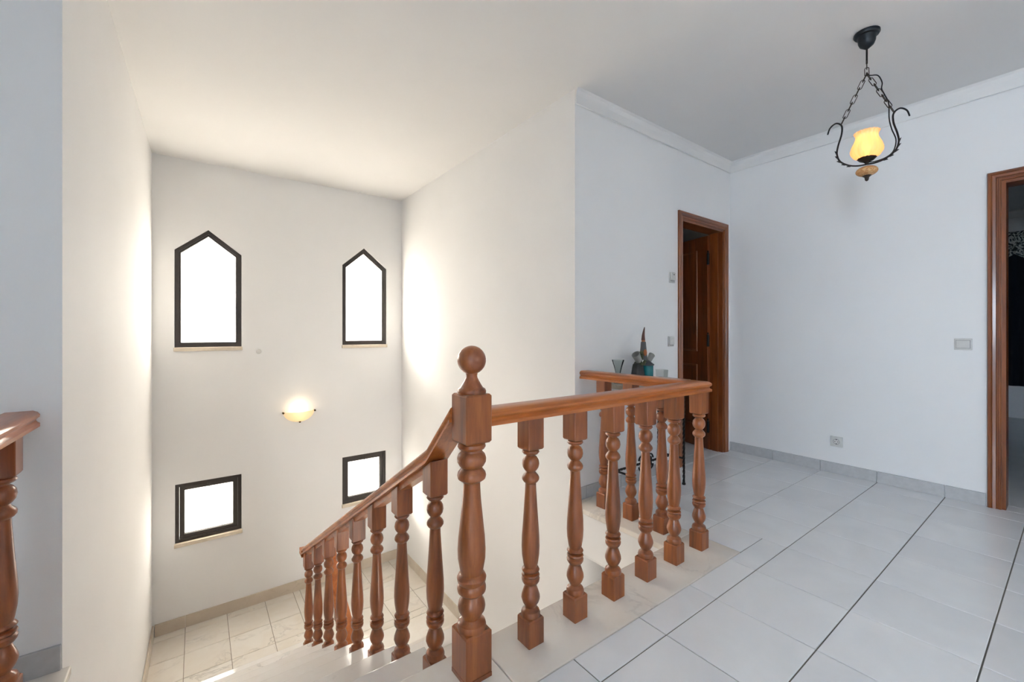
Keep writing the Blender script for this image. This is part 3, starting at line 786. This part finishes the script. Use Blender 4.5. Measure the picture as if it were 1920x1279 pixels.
# ------------------------------------------------------------------ pendant lamp
LP = Vector((2.862, .688, 0)); lamp_rz = math.atan2(-.321, .09)
lamp = empty('pendant_lamp', (LP.x, LP.y, CEIL), lamp_rz); tag(lamp, 'wrought-iron chain pendant lamp with a lit amber glass shade', 'lamp')
Z = lambda z: z - CEIL
def lp(nm, bm, m, par=None, smooth=True, angle=40):
    return link(nm, mesh_from(bm, nm, smooth, angle), m, par or lamp)
bm = bmesh.new(); lathe(bm, [(.056, Z(2.699)), (.057, Z(2.690)), (.052, Z(2.682)), (.041, Z(2.679)), (.039, Z(2.668)), (.037, Z(2.650)), (.030, Z(2.632)), (.018, Z(2.622)), (.006, Z(2.612))], 28); lp('ceiling_rose', bm, M['rose'])
bm = bmesh.new(); tube(bm, [(0, 0, Z(2.612)), (0, 0, Z(2.535))], .0045, 10); lp('rod', bm, M['iron'])
def chain_link(c, d, turn, L=.040, W=.0092, r=.0019):
    d = Vector(d).normalized(); a = Vector((0, 1, 0)); s = d.cross(a).normalized() if turn else a
    pts = []
    for k in range(16):
        th = 2 * PI * k / 16
        e = math.cos(th); pts.append(Vector(c) + d * ((L / 2 - W) * (1 if e > 0 else -1) + W * e) + s * W * math.sin(th))
    bm = bmesh.new(); tube(bm, pts, r, 6, closed=True); return bm
def chain(a, b, n, par=None):
    a, b = Vector(a), Vector(b); d = b - a
    for i in range(n):
        lp('chain_link', chain_link(a + d * (i + .5) / n, d, i % 2, d.length / n * 1.28), M['iron_b'], par)
chain((0, 0, Z(2.545)), (0, 0, Z(2.475)), 2)
chain((0, 0, Z(2.482)), (-.108, 0, Z(2.243)), 7); chain((0, 0, Z(2.482)), (.108, 0, Z(2.243)), 7)
def bez(pts, n=10):
    out = []; m = len(pts)
    for i in range(m - 1):
        p0 = Vector(pts[max(i - 1, 0)]); p1 = Vector(pts[i]); p2 = Vector(pts[i + 1]); p3 = Vector(pts[min(i + 2, m - 1)])
        for k in range(n):
            t = k / n; out.append(.5 * (2 * p1 + (p2 - p0) * t + (2 * p0 - 5 * p1 + 4 * p2 - p3) * t * t + (3 * p1 - p0 - 3 * p2 + p3) * t ** 3))
    out.append(Vector(pts[-1])); return out
for s in (-1, 1):
    cv = bez([(s * .167, 0, Z(2.205)), (s * .156, 0, Z(2.238)), (s * .130, 0, Z(2.256)), (s * .106, 0, Z(2.236)), (s * .106, 0, Z(2.19)), (s * .121, 0, Z(2.13)), (s * .126, 0, Z(2.085)), (s * .112, 0, Z(2.042)), (s * .075, 0, Z(2.012)), (s * .035, 0, Z(2.0)), (0, 0, Z(2.0))], 7)
    bm = bmesh.new(); tube(bm, cv, lambda t: .0042 if t > .12 else .0034 + .004 * t, 8); arm = lp('arm', bm, M['iron'])
    # iron leaves wrapped along the lower curve
    for i in range(42, 62, 4):
        p = cv[i]; t = (cv[i + 1] - cv[i - 1]).normalized(); nrm = Vector((-t.z, 0, t.x)) * (1 if s < 0 else -1)
        if nrm.z > 0: nrm = -nrm
        bm = bmesh.new(); w = .005
        q = [p - t * .014 + nrm * .002, p + nrm * .005 - t * .002, p - t * .020 + nrm * .0085]
        for dy in (-w, w): pass
        A = [bm.verts.new(v + Vector((0, dy, 0))) for v in q for dy in (-w, w)]
        bm.faces.new((A[0], A[2], A[4])); bm.faces.new((A[1], A[5], A[3])); bm.faces.new((A[0], A[1], A[3], A[2])); bm.faces.new((A[2], A[3], A[5], A[4])); bm.faces.new((A[4], A[5], A[1], A[0]))
        lp('iron_leaf', bm, M['iron'], arm, False)
    if s < 0:
        pass
# supply cable looping down the right-hand chain
cb = bez([(0, .004, Z(2.49)), (.012, .006, Z(2.472)), (.045, .012, Z(2.462)), (.062, .012, Z(2.42)), (.060, .008, Z(2.385)), (.072, .010, Z(2.35)), (.088, .012, Z(2.30)), (.090, .010, Z(2.22)), (.100, .008, Z(2.16)), (.116, .006, Z(2.10)), (.106, .005, Z(2.045)), (.075, .004, Z(2.018)), (.03, .003, Z(2.008)), (0, 0, Z(2.012))], 7)
bm = bmesh.new(); tube(bm, cb, .0028, 7); lp('cable', bm, M['iron'])
bm = bmesh.new(); lathe(bm, [(.006, Z(1.998)), (.008, Z(2.006)), (.014, Z(2.012)), (.030, Z(2.020)), (.041, Z(2.032)), (.039, Z(2.034)), (.020, Z(2.026)), (.006, Z(2.022))], 28, flute=.05, nfl=12); cup = lp('leaf_cup', bm, M['iron_b'])
SH = [(.018, 2.026), (.034, 2.030), (.054, 2.042), (.066, 2.062), (.068, 2.078), (.062, 2.102), (.052, 2.124), (.046, 2.142), (.046, 2.152), (.050, 2.163), (.055, 2.170), (.0535, 2.172), (.048, 2.165), (.0435, 2.152), (.0435, 2.142), (.049, 2.124), (.059, 2.102), (.065, 2.078), (.063, 2.062), (.051, 2.045), (.03, 2.033)]
bm = bmesh.new(); lathe(bm, [(r, Z(z)) for r, z in SH], 108, cap=False, flute=.045, nfl=18); lp('glass_shade', bm, M['shade'], None, True, 70)
bm = bmesh.new(); lathe(bm, [(.009, Z(2.03)), (.009, Z(2.06)), (.011, Z(2.062)), (.019, Z(2.085)), (.022, Z(2.10)), (.017, Z(2.118)), (.002, Z(2.124))], 18); lp('bulb', bm, M['bulb'])
bm = bmesh.new(); lathe(bm, [(.047 * math.cos(a) + .0005, Z(1.963) + .026 * math.sin(a)) for a in [math.radians(d) for d in range(-90, 91, 12)]], 28); lp('ceramic_disc', bm, M['ceram'])
bm = bmesh.new(); lathe(bm, [(.022, Z(1.944)), (.019, Z(1.937)), (.010, Z(1.930)), (.009, Z(1.922)), (.007, Z(1.914)), (.002, Z(1.910))], 18); lp('bottom_finial', bm, M['iron_b'])
pl = bpy.data.lights.new('pendant_light', 'POINT'); pl.energy = .12; pl.color = (1, .80, .55); pl.shadow_soft_size = .03
po = bpy.data.objects.new('pendant_light', pl); COL.objects.link(po); po.parent = lamp; po.location = (0, 0, Z(2.14))

# ------------------------------------------------------------------ console table and ornaments
CT = (2.20, 2.86, 1.72, 1.965); TZ = .765
tb = empty('console_table', ((CT[0] + CT[1]) / 2, CT[3], 0)); tag(tb, 'slim wrought-iron console table with a stone top behind the railing', 'table')
part(tb, 'table_top', B(CT[0] - .02, CT[1] + .02, CT[2] - .02, CT[3], TZ - .028, TZ, bev=.004), M['stone_top'])
def twist(p, q, r=.0075):
    bm = bmesh.new(); p, q = Vector(p), Vector(q); N = 60; rings = []
    ax = (q - p).normalized(); s = ax.cross(Vector((0, 1, 0)) if abs(ax.y) < .9 else Vector((1, 0, 0))).normalized(); u = ax.cross(s)
    for i in range(N + 1):
        c = p + (q - p) * i / N; a0 = i * .55
        rings.append([bm.verts.new(c + (s * math.cos(a0 + PI / 2 * k) + u * math.sin(a0 + PI / 2 * k)) * r * 1.2) for k in range(4)])
    for A, C in zip(rings, rings[1:]):
        for k in range(4): bm.faces.new((A[k], A[(k + 1) % 4], C[(k + 1) % 4], C[k]))
    bm.faces.new(rings[0][::-1]); bm.faces.new(rings[-1]); return bm
for x in (CT[0] + .02, CT[1] - .02):
    for y in (CT[2] + .012, CT[3] - .02):
        b = twist((x, y, .012), (x, y, TZ - .028)); lathe(b, [(.012, 0), (.013, .008), (.009, .018)], 12, (x, y, 0)); part(tb, 'leg', b, M['iron'])
    part(tb, 'side_bar', twist((x, CT[2] + .012, .19), (x, CT[3] - .02, .19), .006), M['iron'])
yb = 1.86
part(tb, 'stretcher', twist((CT[0] + .02, yb, .18), (CT[1] - .02, yb, .18), .0075), M['iron'])
def scroll(cx, cz, r, turns, s, t, y=yb):
    pts = []
    for k in range(40):
        f = k / 39; a = f * turns * 2 * PI; rr = r * (1 - .8 * f)
        pts.append((cx + s * rr * math.cos(a), y, cz + t * rr * math.sin(a)))
    return pts
xm = (CT[0] + CT[1]) / 2 + .04
for s in (-1, 1):
    for t in (-1, 1):
        b = bmesh.new(); tube(b, scroll(xm + s * .045, .18 + t * .022, .036, 1.4, s, t), .006, 6); part(tb, 'scroll', b, M['iron'])
b = bmesh.new(); lathe(b, [(.002, -.02), (.016, -.01), (.018, 0), (.016, .01), (.002, .02)], 12, (xm, yb, .18)); part(tb, 'collar', b, M['iron'])
# apron hoop under the top
part(tb, 'apron_bar', twist((CT[0] + .02, CT[2] + .012, TZ - .06), (CT[1] - .02, CT[2] + .012, TZ - .06), .005), M['iron'])

def solid_glass(bm, outer, wall=.003, base=.008, seg=28, c=(0, 0, 0)):
    inner = [(max(r - wall, .001), z) for r, z in outer if z > base][::-1]
    lathe(bm, outer + inner, seg, c)
vase = empty('glass_vase', (2.252, 1.85, TZ)); tag(vase, 'clear flared glass vase on the console table, left of the figurine', 'vase')
bm = bmesh.new(); solid_glass(bm, [(.026, 0), (.026, .004), (.010, .010), (.009, .030), (.014, .06), (.026, .11), (.041, .158)]); link('bowl', mesh_from(bm, 'bowl', True, 40), M['glass'], vase)
cupo = empty('glass_tumbler', (2.745, 1.85, TZ)); tag(cupo, 'small square clear glass tumbler at the right end of the console table', 'glass')
bm = bmesh.new(); solid_glass(bm, [(.040, 0), (.042, .004), (.046, .068)], .005, .01, 4); link('tumbler_body', mesh_from(bm, 'tumbler_body'), M['glass'], cupo); cupo.rotation_euler = (0, 0, .3)
# figurine of stacked clay pieces
fg = empty('clay_figurine', (2.515, 1.85, TZ)); fg.scale = (.86, .86, .93); tag(fg, 'dark clay figurine with a brown spire and a teal barrel on the console table', 'ornament')
def fp(nm, bm, m, par=None, sm=True): return link(nm, mesh_from(bm, nm, sm, 40), m, par or fg)
bm = bmesh.new(); lathe(bm, [(.060, 0), (.062, .02), (.052, .06), (.046, .10), (.040, .125), (.03, .135)], 14, (-.045, .01, 0), flute=.08, nfl=5); fp('dark_trunk', bm, M['clay_dk'])
bm = bmesh.new(); lathe(bm, [(.046, 0), (.047, .05), (.047, .118)], 22, (.045, -.015, 0)); brl = fp('teal_barrel', bm, M['teal'])
bm = bmesh.new(); lathe(bm, [(.050, .116), (.054, .120), (.054, .126), (.046, .130), (.030, .142), (.012, .150)], 22, (.045, -.015, 0)); fp('barrel_lid', bm, M['clay_gr'], brl)
bm = bmesh.new()
rnd = random.Random(3)
for k in range(34):
    a = rnd.uniform(0, 2 * PI); h = rnd.uniform(0, 1); r = .062 * (1 - h * .75) * rnd.uniform(.5, 1)
    bmesh.ops.create_icosphere(bm, subdivisions=1, radius=rnd.uniform(.010, .019), matrix=Matrix.Translation((-.012 + r * math.cos(a), r * math.sin(a) * .8, .125 + h * .095)))
fp('mossy_mound', bm, M['moss'])
bm = bmesh.new(); lathe(bm, [(.034, .16), (.029, .20), (.023, .26), (.020, .29), (.019, .296)], 16, (.012, 0, 0), flute=.03, nfl=7); fp('grey_tower', bm, M['clay_gr'])
bm = bmesh.new(); lathe(bm, [(.014, .294), (.015, .305), (.014, .310)], 14, (.012, 0, 0)); fp('pale_collar', bm, M['terra'])
bm = bmesh.new(); prev = None
tube(bm, bez([(.010, 0, .308), (.011, 0, .340), (.018, 0, .375), (.028, 0, .408)], 6), lambda t: .015 * (1 - t) ** .7 + .001, 12); fp('brown_spire', bm, M['horn'])
bm = bmesh.new(); bmesh.ops.create_icosphere(bm, subdivisions=2, radius=.02, matrix=Matrix.Translation((-.010, -.034, .215)) @ Matrix.Diagonal((.8, .7, 1.3, 1))); fp('orange_flame', bm, M['terra'])
for (x, z, tilt, rad) in ((-.078, .178, -.7, .034), (.088, .168, .75, .026)):
    ax = Matrix.Rotation(tilt, 3, 'Y')
    bm = bmesh.new(); lathe(bm, [(rad * .75, -.03), (rad * .85, 0), (rad, .036), (rad * .9, .036), (rad * .7, -.02), (.002, -.022)], 18, (x, -.01, z), axis=ax); fp('silver_cup', bm, M['silver'])

# ------------------------------------------------------------------ outdoors
g = obj('ground', B(-30, 30, YF + .5, 45, ZB - .4, ZB - .2), M['ground']); tag(g, 'pale paving outside the stairwell windows', 'ground', kind='structure')
